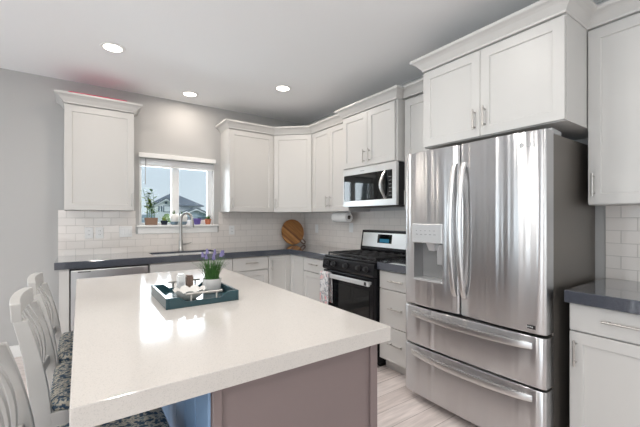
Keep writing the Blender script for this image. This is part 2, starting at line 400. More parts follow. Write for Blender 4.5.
# ------------------------------------------------------------------ outside, seen through the kitchen window
struct(B().box(-90, 90, .5, 140, -.6, -.35).out('ground_outside', M['grass']))
hs = thing('outside_house', (11, 62, -.35), 'white two gabled house with grey shingle roof beyond the window', 'house')
hy = 60
B().box(8.0, 15.8, hy+.8, hy+9, -.35, 3.5).out('wall', M['siding'], hs)
B().rings([[(7.5,hy+.3,3.45),(16.3,hy+.3,3.45),(16.3,hy+9.5,3.45),(7.5,hy+9.5,3.45)], [(7.5,hy+.3,3.62),(16.3,hy+.3,3.62),(16.3,hy+9.5,3.62),(7.5,hy+9.5,3.62)], [(11.2,hy+4,5.9),(12.0,hy+4,5.9),(12.0,hy+5,5.9),(11.2,hy+5,5.9)]]).out('roof', M['roof'], hs)
def front_gable(x0, xm, x1, ze, zp, y, depth, t, m_wall):
    k = .35
    B().prism([(x0+k,y,-.35),(x1-k,y,-.35),(x1-k,y,ze+.02),(xm,y,zp-.15),(x0+k,y,ze+.02)], (0,depth,0)).out('gable_wall', m_wall, hs)
    B().prism([(x0,y-.4,ze-.15),(xm,y-.4,zp-.1),(x1,y-.4,ze-.15),(x1,y-.4,ze-.15+t),(xm,y-.4,zp-.1+t),(x0,y-.4,ze-.15+t)], (0,depth+.4,0)).out('gable_roof', M['roof'], hs)
    B().prism([(x0+.05,y-.46,ze-.30),(xm,y-.46,zp-.30),(x1-.05,y-.46,ze-.30),(x1-.05,y-.46,ze-.15),(xm,y-.46,zp-.1),(x0+.05,y-.46,ze-.15)], (0,.06,0)).out('fascia', M['siding'], hs)
front_gable(7.2, 9.64, 12.1, 3.35, 4.75, hy, 2.5, .30, M['siding'])
front_gable(11.5, 14.3, 17.0, 1.95, 3.05, hy-1.6, 2.3, .28, M['siding2'])
for x in (8.40, 8.84): B().box(x, x+.20, hy-.06, hy-.01, 2.45, 3.40).out('shutter', M['outglass'], hs)
B().box(9.20, 10.45, hy-.05, hy-.01, 2.35, 3.50).out('window_surround', M['outglass'], hs)
B().box(9.34, 10.31, hy-.10, hy-.055, 2.45, 3.40).out('garage_window', M['siding'], hs)
B().box(9.44, 9.84, hy-.06, hy-.01, 3.80, 4.20).out('gable_vent', M['outglass'], hs)
for x in (12.4, 14.6): B().box(x, x+1.4, hy-1.66, hy-1.61, .6, 1.5).out('house_window', M['outglass'], hs)
hb = thing('outside_hedge', (5.4, 40, -.35), 'green hedge in front of the white house outside', 'hedge')
b = B(); 
for k in range(30):
    c = (5.6+random.random()*1.9, 40+random.random(), .2+random.random()*1.35); r = .42
    b.lathe([(0,-r),(r*.7,-r*.7),(r,0),(r*.7,r*.7),(0,r)], c, 7)
b.out('foliage', M['hedge'], hb)
fb = thing('outside_fence', (.6, 30, -.35), 'pale grey outdoor fence left of the white house', 'fence')
for k in range(4): B().box(-.6, 2.9, 30, 30.05, .0+.42*k, .36+.42*k).out('board', M['siding2'], fb)
for x in (-.6, 1.2, 2.9): B().box(x-.06, x+.06, 30.06, 30.16, -.35, 1.75).out('post', M['siding2'], fb)

# ------------------------------------------------------------------ cabinets
def bar_pull(F, root_door, a, z, length, o, vertical):
    b = B(F); h = length/2
    if vertical:
        b.cyl((a, o+.030, z-h), (a, o+.030, z+h), .0058, 12)
        for s in (-1, 1): b.cyl((a, o-.001, z+s*h*.72), (a, o+.030, z+s*h*.72), .0045, 10)
    else:
        b.cyl((a-h, o+.030, z), (a+h, o+.030, z), .0058, 12)
        for s in (-1, 1): b.cyl((a+s*h*.72, o-.001, z), (a+s*h*.72, o+.030, z), .0045, 10)
    return b.out('handle', M['nickel'], root_door, smooth=40)
G = .0015
def cabinet(name, label, F, a0, a1, z0, z1, depth, fronts, toe=0, group=None, body=None):
    """depth = distance of the door face from the wall; fronts = (kind, a0, a1, z0, z1, pull)"""
    r = thing(name, F((a0+a1)/2, depth/2, z0), label, 'cabinet', group)
    db = depth-.021
    if body is not None: body(r)
    elif toe:
        b = B(F)
        poly = [(.010,z0),(db-.06,z0),(db-.06,toe),(db,toe),(db,z1),(.010,z1)]
        b.rings([[(a0+.0008, o, z) for o, z in poly], [(a1-.0008, o, z) for o, z in poly]])
        b.out('cabinet_body', M['cab'], r)
    else:
        B(F).box(a0+.0008, a1-.0008, .002, db, z0, z1).out('cabinet_body', M['cab'], r, .0012)
    for (kind, f0, f1, g0, g1, pull) in fronts:
        if kind == 'door':
            d = B(F).shaker(f0+G, f1-G, g0, g1, db+.001).out('door', M['cab'], r, .0016)
        else:
            d = B(F).box(f0+G, f1-G, db+.001, db+.021, g0, g1).out('drawer_front' if kind == 'drawer' else 'false_front', M['cab'], r, .002)
        if pull:
            bar_pull(F, d, pull[1], pull[2], pull[3], db+.021, pull[0] == 'v')
    return r

ZB, ZT = 1.368, 2.358
PROF = [(-.03,0),(.004,0),(.006,.012),(.016,.024),(.034,.046),(.050,.058),(.064,.064),(.068,.070),(.068,.084),(-.03,.084)]
def crown(path, i, j, z, root, cut0=0, cut1=0):
    pts = [P((*p, 0)) for p in path]
    def nrm(k):
        d = (pts[k+1]-pts[k]).normalized(); return P((d.y, -d.x, 0))
    rg = []
    for k in range(i, j+1):
        if k == 0: m = nrm(0)
        elif k == len(pts)-1: m = nrm(k-1)
        else:
            n1, n2 = nrm(k-1), nrm(k); m = (n1+n2)/(1+n1.dot(n2))
        rg.append([tuple(pts[k]+m*o+P((0,0,z+h))) for o, h in PROF])
    B().rings(rg).out('crown_molding', M['cab'], root)
# the path runs with the room on its right-hand side

# upper cabinet left of the window
c1 = cabinet('wall_cabinet', 'white single door wall cabinet standing alone left of the window', BACK, -2.828, -2.254, ZB, ZT, .3145,
    [('door', -2.826, -2.256, ZB+.004, ZT-.012, ('v', -2.281, 1.476, .13))])
crown([(-2.828,-.005),(-2.828,-.3145),(-2.254,-.3145),(-2.254,-.005)], 0, 3, ZT, c1)
RUN = [(-1.26,-.005),(-1.26,-.3145),(-.675,-.3145),(-.3145,-.652),(-.3145,-1.374),(-.40,-1.374),(-.40,-2.130),(-.3145,-2.130),(-.3145,-2.588),(-.618,-2.588),(-.618,-3.497),(-.3145,-3.497),(-.3145,-3.985)]
c2 = cabinet('wall_cabinet', 'white single door wall cabinet directly right of the window', BACK, -1.26, -.677, ZB, ZT, .3145,
    [('door', -1.258, -.679, ZB+.004, ZT-.012, ('v', -1.222, 1.476, .13))])
crown(RUN, 0, 2, ZT, c2)
# diagonal corner
s2 = math.hypot(.675-.3145, .652-.3145); ux, uy = (.675-.3145)/s2, -(.652-.3145)/s2
nx, ny = uy, -ux
DIAG = lambda a, o, z: (-.675+ux*a+nx*o, -.3145+uy*a+ny*o, z)
def diag_body(r):
    poly = [(-.6755,-.002),(-.002,-.002),(-.002,-.6505),(-.3005,-.6505),(-.3145-nx*.021+ux*-.004, -.652-ny*.021-uy*.004),(-.675-nx*.021+ux*.004,-.3145-ny*.021+uy*.004),(-.6755,-.300)]
    B().prism([(x, y, ZB) for x, y in poly], (0,0,ZT-ZB)).out('cabinet_body', M['cab'], r)
c3 = thing('wall_cabinet', (-.4, -.4, ZB), 'white diagonal wall cabinet across the room corner above the round board', 'cabinet')
diag_body(c3)
d = B(DIAG).shaker(.004, s2-.004, ZB+.004, ZT-.012, -.020).out('door', M['cab'], c3, .0016)
bar_pull(DIAG, d, .032, 1.476, .13, 0, True)
crown(RUN, 2, 3, ZT, c3)
c4 = cabinet('wall_cabinet', 'white two door wall cabinet between corner cabinet and microwave, above the paper towel', RIGHT, .653, 1.373, ZB, ZT, .3145,
    [('door', .655, 1.018, ZB+.004, ZT-.012, ('v', .982, 1.485, .13)), ('door', 1.018, 1.371, ZB+.004, ZT-.012, ('v', 1.055, 1.485, .13))])
crown(RUN, 3, 4, ZT, c4)
c5 = cabinet('wall_cabinet', 'white two door wall cabinet right above the microwave', RIGHT, 1.374, 2.130, 1.808, ZT, .40,
    [('door', 1.376, 1.752, 1.812, ZT-.012, ('v', 1.716, 1.905, .13)), ('door', 1.752, 2.110, 1.812, ZT-.012, ('v', 1.79, 1.905, .13))])
crown(RUN, 4, 7, ZT, c5)
c6 = cabinet('wall_cabinet', 'narrow white wall cabinet between microwave and refrigerator', RIGHT, 2.131, 2.536, ZB, ZT, .3145,
    [('door', 2.150, 2.534, ZB+.004, ZT-.012, ('v', 2.176, 1.476, .13))])
B(RIGHT).box(2.5365, 2.587, .02, .310, 1.80, ZT).out('filler_strip', M['cab'], c6)
crown(RUN, 7, 8, ZT+.012, c6)
ZT7 = 2.375
c7 = cabinet('wall_cabinet', 'deep white two door cabinet hanging above the refrigerator', RIGHT, 2.588, 3.497, 1.812, ZT7, .618,
    [('door', 2.590, 3.030, 1.816, ZT7-.012, ('v', 2.997, 1.925, .13)), ('door', 3.030, 3.495, 1.816, ZT7-.012, ('v', 3.063, 1.930, .13))])
crown(RUN, 8, 11, ZT7, c7)
c8 = cabinet('wall_cabinet', 'white wall cabinet right of the refrigerator with its handle lower left', RIGHT, 3.498, 3.985, ZB, ZT7, .3145,
    [('door', 3.501, 3.983, ZB+.004, ZT7-.012, ('v', 3.530, 1.482, .13))])
crown(RUN, 11, 12, ZT7, c8)

# base cabinets
DB = .600; ZU = ZC-.0635; TOE = .10
B(BACK).box(-2.852, -2.782, .010, DB-.004, 0, ZU).out('end_panel', M['cab'], bevel=.002)
tag(bpy.data.objects['end_panel'], 'narrow white end panel closing the counter left of the dishwasher', 'panel')
def sink_body(r):
    q = DB-.021
    B(BACK).box(-2.1572, -1.3308, .010, q-.06, 0, TOE-.0002).out('toe_kick', M['cab'], r)
    B(BACK).box(-2.1572, -1.3308, .010, q, TOE, .690).out('cabinet_body', M['cab'], r)
    B(TP).slab([-2.1572, -2.112, -1.418, -1.3308], [-q, -.562, -.135, -.010], lambda x, y: not (-2.112 < x < -1.418 and -.562 < y < -.135), .6902, ZU).out('sink_surround', M['cab'], r)
TP = lambda a, o, z: (a, z, o)
cabinet('base_cabinet', 'white sink base cabinet right of the dishwasher under the faucet', BACK, -2.158, -1.330, 0, ZU, DB,
    [('false', -2.155, -1.332, .715, ZU-.008, None), ('door', -2.155, -1.743, .105, .708, ('v', -1.775, .61, .13)), ('door', -1.743, -1.332, .105, .708, ('v', -1.711, .61, .13))], TOE, body=sink_body)
cabinet('base_cabinet', 'white base cabinet with drawer between sink and corner cabinet', BACK, -1.328, -.890, 0, ZU, DB,
    [('drawer', -1.326, -.892, .700, ZU-.008, ('h', -1.11, .785, .15)), ('door', -1.326, -.892, .105, .692, ('v', -1.29, .61, .13))], TOE)
def corner_body(r):
    q = DB-.021
    for (z0, z1, k) in ((0, TOE, .06), (TOE, ZU, 0)):
        e = q-k
        poly = [(-.888,-.010),(-.010,-.010),(-.010,-.9030),(-e,-.9030),(-e,-e),(-.888,-e)]
        B().prism([(x,y,z0) for x,y in poly], (0,0,z1-z0)).out('cabinet_body' if k == 0 else 'toe_kick', M['cab'], r)
cc = thing('base_cabinet', (-.4,-.4,0), 'white L-shaped corner base cabinet with two doors below the round board', 'cabinet'); corner_body(cc)
q = DB-.021
d = B(BACK).shaker(-.886, -q-.022, .105, ZU-.008, q+.001).out('door', M['cab'], cc, .0016); bar_pull(BACK, d, -.852, .745, .13, q+.021, True)
B(RIGHT).shaker(q+.022, .901, .105, ZU-.008, q+.001).out('door', M['cab'], cc, .0016)
cabinet('base_cabinet', 'white base cabinet with one drawer directly left of the range', RIGHT, .905, 1.366, 0, ZU, DB,
    [('drawer', .907, 1.364, .700, ZU-.008, ('h', 1.135, .785, .15)), ('door', .907, 1.364, .105, .692, ('v', 1.33, .61, .13))], TOE)
cabinet('base_cabinet', 'white three drawer base cabinet between range and refrigerator', RIGHT, 2.118, 2.532, 0, ZU, DB,
    [('drawer', 2.122, 2.53, .700, ZU-.008, ('h', 2.315, .775, .15)), ('drawer', 2.122, 2.53, .392, .694, ('h', 2.315, .548, .15)), ('drawer', 2.122, 2.53, .105, .386, ('h', 2.315, .256, .15))], TOE)
cabinet('base_cabinet', 'white base cabinet with drawer and door right of the refrigerator', RIGHT, 3.506, 3.975, 0, ZU, DB,
    [('drawer', 3.508, 3.973, .712, ZU-.008, ('h', 3.745, .787, .19)), ('door', 3.508, 3.973, .105, .704, ('v', 3.538, .598, .13))], TOE)

# worktops
TP = lambda a, o, z: (a, z, o)
HX0, HX1, HY0, HY1 = -2.10, -1.43, -.545, -.150
def keep_top(x, y):
    if HX0 < x < HX1 and HY0 < y < HY1: return False
    return y > -.6234 or x > -.6234
b = B(TP).slab([-2.884, HX0, HX1, -.6234, -.010], [-1.369, -.6234, HY0, HY1, -.010], keep_top, ZC-.0627, ZC)
tag(b.out('countertop', M['counter'], bevel=.003), 'long charcoal L-shaped countertop under the window with the sink cut in', 'countertop')
tag(B().box(-.6234, -.010, -2.545, -2.114, ZC-.0627, ZC).out('countertop', M['counter'], bevel=.003), 'short charcoal countertop piece between range and refrigerator', 'countertop')
tag(B().box(-.640, -.010, -3.985, -3.4985, ZC-.0627, ZC).out('countertop', M['counter'], bevel=.003), 'charcoal countertop piece right of the refrigerator', 'countertop')

# sink
sk = thing('sink', (-1.765, -.35, .70), 'stainless undermount sink set in the charcoal countertop below the window', 'sink')
zb_, zt_ = .715, ZC-.066
b = B()
R = lambda m, z: [(HX0-m, HY0-m, z), (HX1+m, HY0-m, z), (HX1+m, HY1+m, z), (HX0-m, HY1+m, z)]
b.rings([R(-.0012, ZC-.022), R(-.006, ZC-.024), R(-.012, zb_+.012), R(-.03, zb_)], True, False)
vs = [b.v(p) for p in R(-.03, zb_)]; b.f(vs)
b.out('basin', M['basin'], sk)
B().lathe([(0,.001),(.042,.001),(.045,.004),(.02,.002),(0,.002)], (-1.765,-.345,zb_), 24).out('drain', M['steelsmooth'], sk, smooth=40)

# faucet
fx, fy = -1.752, -.088
fa = thing('faucet', (fx, fy, ZC), 'tall brushed nickel gooseneck faucet behind the sink', 'faucet')
B().lathe([(0,0),(.030,0),(.030,.006),(.024,.014),(.022,.10),(.0195,.115),(.0165,.13),(0,.13)], (fx,fy,ZC+.0005), 24).out('base', M['chrome'], fa, smooth=50)
pts = [(fx,fy,ZC+.12),(fx,fy,ZC+.32)]
dx_, dy_ = .55, -.83
for k in range(1, 15):
    t = PI*k/16*1.16; r = .082
    pts.append((fx+dx_*r*(1-math.cos(t)), fy+dy_*r*(1-math.cos(t)), ZC+.35+r*math.sin(t)))
b = B().tube(pts, [.0155]*2+[.0145]*14, 14); b.out('spout', M['chrome'], fa, smooth=50)
e0 = P(pts[-1]); e1 = e0 + (P(pts[-1])-P(pts[-2])).normalized()*.075
B().tube([tuple(e0), tuple(e0.lerp(e1,.3)), tuple(e1)], [.0155,.018,.019], 14).out('spray_head', M['chrome'], fa, smooth=50)
B().cyl((fx+.010,fy,ZC+.072), (fx+.050,fy-.004,ZC+.074), .013, 14).tube([(fx+.048,fy-.004,ZC+.074),(fx+.075,fy-.007,ZC+.079),(fx+.115,fy-.010,ZC+.090)], [.010,.0075,.006], 10).out('lever', M['chrome'], fa, smooth=50)

# dishwasher
dw = thing('dishwasher', (-2.47, -.3, .0), 'stainless dishwasher set under the counter left of the sink', 'dishwasher')
B(BACK).box(-2.778, -2.162, .03, DB-.03, .02, ZU-.004).out('body', M['blackmat'], dw)
B(BACK).box(-2.772, -2.168, DB-.028, DB+.006, .11, ZU-.018).out('door', M['steelflat'], dw, .004)
B(BACK).box(-2.722, -2.628, DB+.006, DB+.0072, .8200, .8270).out('badge', M['blackmat'], dw)
B(BACK).box(-2.208, -2.196, DB+.006, DB+.0072, .819, .829).out('indicator', M['emblem'], dw)
B(BACK).box(-2.772, -2.168, DB-.09, DB-.05, .02, .105).out('toe_panel', M['blackmat'], dw)

# ------------------------------------------------------------------ range
A0, A1 = 1.375, 2.110
rg = thing('range', (-.33, -1.742, 0), 'black gas range with stainless handle below the microwave', 'range')
B(RIGHT).box(A0, A1, .02, .615, .04, .900).out('body', M['black'], rg, .003)
B(RIGHT).box(A0+.02, A1-.02, .05, .56, .0, .04).out('plinth', M['blackmat'], rg)
B(RIGHT).box(A0-.0005, A1+.0005, .10, .640, .901, .922).out('cooktop', M['black'], rg, .006)
# sloping control panel
b = B(RIGHT); poly = [(.616,.780),(.655,.780),(.668,.800),(.652,.893),(.640,.900),(.616,.900)]
b.rings([[(A0, o, z) for o, z in poly], [(A1, o, z) for o, z in poly]]); b.out('control_panel', M['black'], rg, .002)
for k, a in enumerate((A0+.085, A0+.185, A0+.368, A0+.550, A0+.650)):
    n = P((0, .985, .17)); c = P((a, .660, .845))
    kb = B(RIGHT).tube([tuple(c+n*.002), tuple(c+n*.010), tuple(c+n*.012), tuple(c+n*.034)], [.026,.026,.021,.018], 20).out('knob', M['blackmat'], rg, smooth=40)
    B(RIGHT).box(a-.0025, a+.0025, .694, .6965, .838, .868).out('pointer', M['blackmat'], kb)
od = B(RIGHT).box(A0+.003, A1-.003, .616, .656, .215, .772).out('oven_door', M['black'], rg, .004)
B(RIGHT).box(A0+.055, A1-.055, .656, .6585, .27, .665).out('oven_window', M['glassblack'], od, .001)
hb_ = B(RIGHT)
hb_.box(A0+.010, A1-.010, .690, .712, .712, .752)
hb_.box(A0+.012, A0+.031, .650, .692, .720, .744).box(A1-.06, A1-.03, .650, .692, .720, .744)
hd = hb_.out('handle', M['silverplastic'], od, .004)
B(RIGHT).box(A1-.062, A1-.036, .712, .7135, .717, .747).out('badge', M['blackmat'], od)
dr = B(RIGHT).box(A0+.003, A1-.003, .616, .652, .055, .205).out('drawer_front', M['black'], rg, .004)
# backguard
b = B(RIGHT); poly = [(.022,.922),(.150,.922),(.150,.965),(.118,1.165),(.022,1.165)]
b.rings([[(A0, o, z) for o, z in poly], [(A1, o, z) for o, z in poly]]); bgd = b.out('backguard', M['black'], rg, .004)
def slope(a, z, off): return (a, .150-(z-.965)*.16+off, z)
def splate(name, a0, a1, z0, z1, off, m, par):
    b = B(RIGHT); b.hexa([slope(a0,z0,0),slope(a1,z0,0),slope(a1,z0,off),slope(a0,z0,off),slope(a0,z1,0),slope(a1,z1,0),slope(a1,z1,off),slope(a0,z1,off)])
    return b.out(name, m, par)
splate('control_fascia', A0+.028, A1-.028, .992, 1.138, .004, M['steelsmooth'], bgd)
splate('display', A0+.255, A0+.455, 1.035, 1.125, .006, M['glassblack'], bgd)
splate('clock', A0+.29, A0+.42, 1.042, 1.078, .008, M['display'], bgd)
# burners and grates
for (a, o, r) in ((A0+.16,.22,.040),(A0+.16,.49,.046),(A0+.3675,.355,.05),(A0+.575,.22,.036),(A0+.575,.49,.050)):
    B(RIGHT).tube([(a,o,.9225),(a,o,.930),(a,o,.931),(a,o,.938),(a,o,.941)], [r*1.25,r*1.2,r,r,r*.85], 22).out('burner_cap', M['iron'], rg, smooth=40)
for k in range(3):
    g0 = A0+.02+k*.2325; g1 = g0+.226
    b = B(RIGHT); z0, z1 = .936, .949; t = .006
    for a in (g0+t, (g0+g1)/2, g1-t): b.box(a-t, a+t, .125, .610, z0, z1)
    for o in (.132, .22, .355, .49, .603): b.box(g0, g1, o-t, o+t, z0, z1)
    for a in (g0+t, g1-t):
        for o in (.132, .603): b.box(a-t, a+t, o-t, o+t, .9222, z0)
    b.out('grate', M['iron'], rg, .002)

# towel on the oven handle
tw = B(RIGHT)
def towel_sheet():
    a0, a1 = A0+.038, A0+.175; n = 10
    prof = [(.672,.46),(.674,.60),(.680,.70),(.684,.745),(.690,.759),(.701,.7635),(.713,.759),(.719,.745),(.721,.68),(.722,.58),(.721,.48),(.722,.385)]
    for sh in (0,):
        gr = []
        for k in range(n+1):
            u = k/n; a = a0+(a1-a0)*u
            wv = .004*math.sin(u*11)
            gr.append([(a+.008*(0.76-z)*math.sin(u*5), o+(wv if z < .72 and o > .7 else 0)+(.010*(0.74-z) if o>.7 and z<.74 else 0), z) for o, z in prof])
        R0 = [[tw.v(p) for p in r] for r in gr]
        for i in range(n):
            for j in range(len(prof)-1): tw.f([R0[i][j], R0[i+1][j], R0[i+1][j+1], R0[i][j+1]])
towel_sheet()
to = tw.out('dish_towel', M['towel'], smooth=60)
md = to.modifiers.new('thickness', 'SOLIDIFY'); md.thickness = .004; md.offset = 1
tag(to, 'grey patterned dish towel with pink flower hanging on the oven handle', 'towel')

# ------------------------------------------------------------------ microwave
mw = thing('microwave', (-.2, -1.752, 1.408), 'stainless over-the-range microwave with dark glass door', 'microwave')
m0, m1, mz0, mz1 = 1.378, 2.126, 1.418, 1.803
B(RIGHT).box(m0, m1, .012, .365, mz0, mz1).out('body', M['blackmat'], mw, .002)
B(RIGHT).box(m0+.03, m1-.03, .05, .35, mz0-.012, mz0).out('vent_panel', M['blackmat'], mw)
md_ = B(lambda a, o, z: RIGHT(a, o, z)).slab([m0, m0+.012, m1-.048, m1], [mz0-.006, 1.470, 1.736, mz1], lambda a, z: not (m0+.012 < a < m1-.048 and 1.470 < z < 1.736), .366, .398).out('door', M['steelsmooth'], mw, .002)
B(RIGHT).box(m0+.0125, m1-.0485, .368, .394, 1.4705, 1.7355).out('door_window', M['glassblack'], md_)
b = B(RIGHT); secs = []
for k in range(13):
    t = k/12; z = 1.477+.253*t; bow = math.sin(PI*t); wd = .011+.006*bow
    o = .392+.040*bow; a = 1.992-.022*bow
    secs.append([(a-wd, o, z), (a+wd, o, z), (a+wd*.8, o+.014, z), (a-wd*.8, o+.014, z)])
b.ribbon(secs); b.out('handle', M['steelsmooth'], md_, smooth=50)
for r_ in range(6):
    for c_ in range(2):
        B(RIGHT).box(2.035+.018*c_, 2.047+.018*c_, .394, .3946, 1.500+.034*r_, 1.506+.034*r_).out('key_mark', M['recess'], md_)
B(RIGHT).box(1.65, 1.71, .398, .3986, 1.762, 1.770).out('badge', M['greyplastic'], md_)

# ------------------------------------------------------------------ refrigerator
f0, f1 = 2.540, 3.460; fm = 2.9785; FD = .776
fr = thing('refrigerator', (-.4, -3.0, 0), 'large stainless french door refrigerator with two bottom drawers', 'refrigerator')
B(RIGHT).box(f0+.006, f1-.006, .03, .655, .045, 1.742).out('body', M['greymetal'], fr, .004)
B(RIGHT).box(f0+.03, f1-.03, .10, .60, .012, .045).out('plinth', M['blackmat'], fr)
for a in (f0+.05, f1-.05): B(RIGHT).cyl((a,.60,0),(a,.60,.0455), .018, 14).out('foot', M['rubber'], fr, smooth=40)
def bulge(a0, a1, amp=.016, edge=.012):
    def fn(a, z):
        u = 2*(a-a0)/(a1-a0)-1
        e = max(0, abs(u)-.93)/.07
        return FD - amp*(u*u) - edge*e*e
    return fn
def lin(a, b, n): return [a+(b-a)*k/n for k in range(n+1)]
def warp(a0, a1):
    xs = lin(a0, a1, 20); w_ = a1-a0
    return sorted(set([round(x, 5) for x in xs] + [round(a0+w_*.012,5), round(a0+w_*.022,5), round(a1-w_*.012,5), round(a1-w_*.022,5)]))
dz0, dz1 = .690, 1.752
h0, h1, hz0, hz1 = 2.632, 2.862, .862, 1.245
A = sorted(set(warp(f0, fm-.003) + [h0, h1]))
bl = bulge(f0, fm-.003)
ld = B(RIGHT).slab(A, [dz0, dz0+.006, hz0, hz1, dz1-.006, dz1], lambda a, z: not (h0 < a < h1 and hz0 < z < hz1), .665, lambda a, z: bl(a, z)-(.004 if z in (dz0, dz1) else 0)).out('left_door', M['steel'], fr, smooth=35)
br_ = bulge(fm+.003, f1)
rd = B(RIGHT).slab(warp(fm+.003, f1), [dz0, dz0+.006, 1.2, dz1-.006, dz1], lambda a, z: True, .665, lambda a, z: br_(a, z)-(.004 if z in (dz0, dz1) else 0)).out('right_door', M['steel'], fr, smooth=35)
bd = bulge(f0, f1, .014)
for (z0, z1) in ((.410, .672), (.060, .396)):
    dd = B(RIGHT).slab(warp(f0, f1), [z0, z0+.006, z1-.006, z1], lambda a, z: True, .665, lambda a, z, z0=z0, z1=z1: bd(a, z)-(.004 if z in (z0, z1) else 0)).out('freezer_drawer', M['steel'], fr, smooth=35)
    zc = z1-.052; b = B(RIGHT); secs = []
    for k in range(25):
        t = k/24; a = f0+.062+(f1-f0-.124)*t; bow = math.sin(PI*t)**.6
        o = FD-.022+.056*bow; hh = .019
        secs.append([(a, o-.004, zc-hh), (a, o+.012, zc-hh*.8), (a, o+.016, zc), (a, o+.012, zc+hh), (a, o-.004, zc+hh)])
    b.ribbon(secs); b.out('handle', M['steelsmooth'], dd, smooth=45)
for (a, sgn, dpar) in ((2.950, -1, ld), (3.012, 1, rd)):
    b = B(RIGHT); secs = []
    for k in range(25):
        t = k/24; z = .800+.835*t; bow = math.sin(PI*t)**.55
        o = FD-.016+.058*bow; ww = .0155
        secs.append([(a-ww, o-.004, z), (a+ww, o-.004, z), (a+ww, o+.010, z), (a+ww*.5, o+.016, z), (a-ww*.5, o+.016, z), (a-ww, o+.010, z)])
    b.ribbon(secs); b.out('handle', M['steelsmooth'], dpar, smooth=45)
# dispenser
B(RIGHT).slab([h0+.0006, h0+.006, h1-.006, h1-.0006], [hz0+.0006, hz0+.006, hz1-.006, hz1-.0006], lambda a, z: True, .667, .674).out('dispenser_back', M['recess'], ld)
B(RIGHT).box(h0+.001, h1-.001, .676, FD+.004, hz0+.001, hz0+.016).out('drip_tray', M['silverplastic'], ld, .002)
B(RIGHT).box(h0-.006, h1+.006, .680, FD+.012, 1.125, hz1+.010).out('dispenser_panel', M['silverplastic'], ld, .005)
b = B(RIGHT)
for (z, e) in ((1.205, .010), (1.180, .018)):
    for k in range(5): b.box(h0+.03+.036*k, h0+.03+.036*k+e, FD+.012, FD+.0126, z, z+.005)
b.out('touch_marks', M['greyplastic'], ld)
b = B(RIGHT); b.rings([[(2.715,.690,1.125),(2.790,.690,1.125),(2.790,.750,1.125),(2.715,.750,1.125)],[(2.728,.695,1.070),(2.778,.695,1.070),(2.778,.735,1.070),(2.728,.735,1.070)]]); b.out('ice_chute', M['silverplastic'], ld, .003)
b = B(RIGHT); b.hexa([(2.770,.690,.975),(2.832,.690,.975),(2.832,.702,.975),(2.770,.702,.975),(2.775,.700,1.115),(2.827,.700,1.115),(2.827,.712,1.115),(2.775,.712,1.115)]); b.out('paddle', M['silverplastic'], ld, .004)
# hinge caps
for (a0, a1) in ((f0+.008, f0+.05), (f1-.05, f1-.008)):
    B(RIGHT).hexa([(a0,.54,1.7425),(a1,.54,1.7425),(a1,.655,1.7425),(a0,.655,1.7425),(a0,.54,1.766),(a1,.54,1.766),(a1,.655,1.774),(a0,.655,1.774)]).out('hinge_cover', M['greyplastic'], fr, .004)
# emblem and badge on the right door
def text_mesh(s, size, name, m, par, a, o, z):
    c = bpy.data.curves.new(name, 'FONT'); c.body = s; c.size = size; c.extrude = .0004
    o_ = bpy.data.objects.new(name+'_src', c); COL.objects.link(o_)
    bpy.context.view_layer.update()
    me = bpy.data.meshes.new_from_object(o_.evaluated_get(bpy.context.evaluated_depsgraph_get()))
    bpy.data.objects.remove(o_); me.name = name
    me.transform(Matrix(((0,0,-1,-o),(-1,0,0,-a),(0,1,0,z),(0,0,0,1))))
    me.transform(Matrix.Translation(-LOC[par.name])); me.materials.clear(); me.materials.append(m)
    ob = bpy.data.objects.new(name, me); COL.objects.link(ob); ob.parent = par; LOC[ob.name] = LOC[par.name]; return ob
text_mesh('LG', .036, 'logo_letters', M['emblem'], rd, 3.372, br_(3.39, 1)+.0025, 1.668)
ea, ez = 3.350, 1.681
b = B(RIGHT); b.tube([(ea, br_(ea,1)-.002, ez), (ea, br_(ea,1)+.0012, ez)], [.0145,.0145], 24); b.out('logo_disc', M['emblem'], rd)
b = B(RIGHT); o_ = br_(3.40, 1)
b.box(3.350, 3.4145, o_-.003, o_+.0022, .712, .732); bdg = b.out('badge', M['blackmat'], rd)
b = B(RIGHT); 
for k in range(5): b.box(3.358+.010*k, 3.364+.010*k, o_+.0022, o_+.0028, .718+.002*(k%2), .726)
b.out('badge_print', M['emblem'], bdg)

# ------------------------------------------------------------------ island
IX0, IX1, IY0, IY1, IZ = -2.725, -1.813, -3.390, -1.6215, .914
tag(B().box(IX0, IX1, IY0, IY1, IZ-.0502, IZ).out('countertop', M['quartz'], bevel=.003), 'thick white quartz island countertop in the foreground under the tray', 'countertop')
isl = thing('kitchen_island', (-2.16, -2.5, 0), 'taupe painted kitchen island base under the white quartz top', 'island')
bx0, bx1, by0, by1, bz = -2.432, -1.842, -3.344, -1.66, IZ-.051
B().box(bx0+.004, bx1, by0+.004, by1, 0, bz).out('cabinet_body', M['taupe'], isl)
B(lambda a, o, z: (a, o, z)).slab([bx0+.012, bx0+.035, bx1-.018, bx1-.004], [.0, .10, bz-.001], lambda a, z: True, by0+.0035, by0+.0005).out('front_panel', M['taupe'], isl)
for x0, x1 in ((bx0+.004, bx0+.030), (bx1-.032, bx1)): B().box(x0, x1, by0-.010, by0, 0, bz).out('corner_post', M['taupe'], isl, .003)
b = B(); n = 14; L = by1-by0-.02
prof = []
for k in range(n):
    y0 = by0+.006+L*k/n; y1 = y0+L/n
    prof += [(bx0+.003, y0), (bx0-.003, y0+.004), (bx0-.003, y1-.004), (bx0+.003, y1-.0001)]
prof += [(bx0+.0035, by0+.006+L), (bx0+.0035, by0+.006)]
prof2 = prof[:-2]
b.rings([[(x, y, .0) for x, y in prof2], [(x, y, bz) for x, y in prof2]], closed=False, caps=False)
sp_ = b.out('side_panelling', M['daylight_blue'], isl); sp_['label'] = 'grooved side panelling with blue daylight in its colour'
md = sp_.modifiers.new('thickness', 'SOLIDIFY'); md.thickness = .002
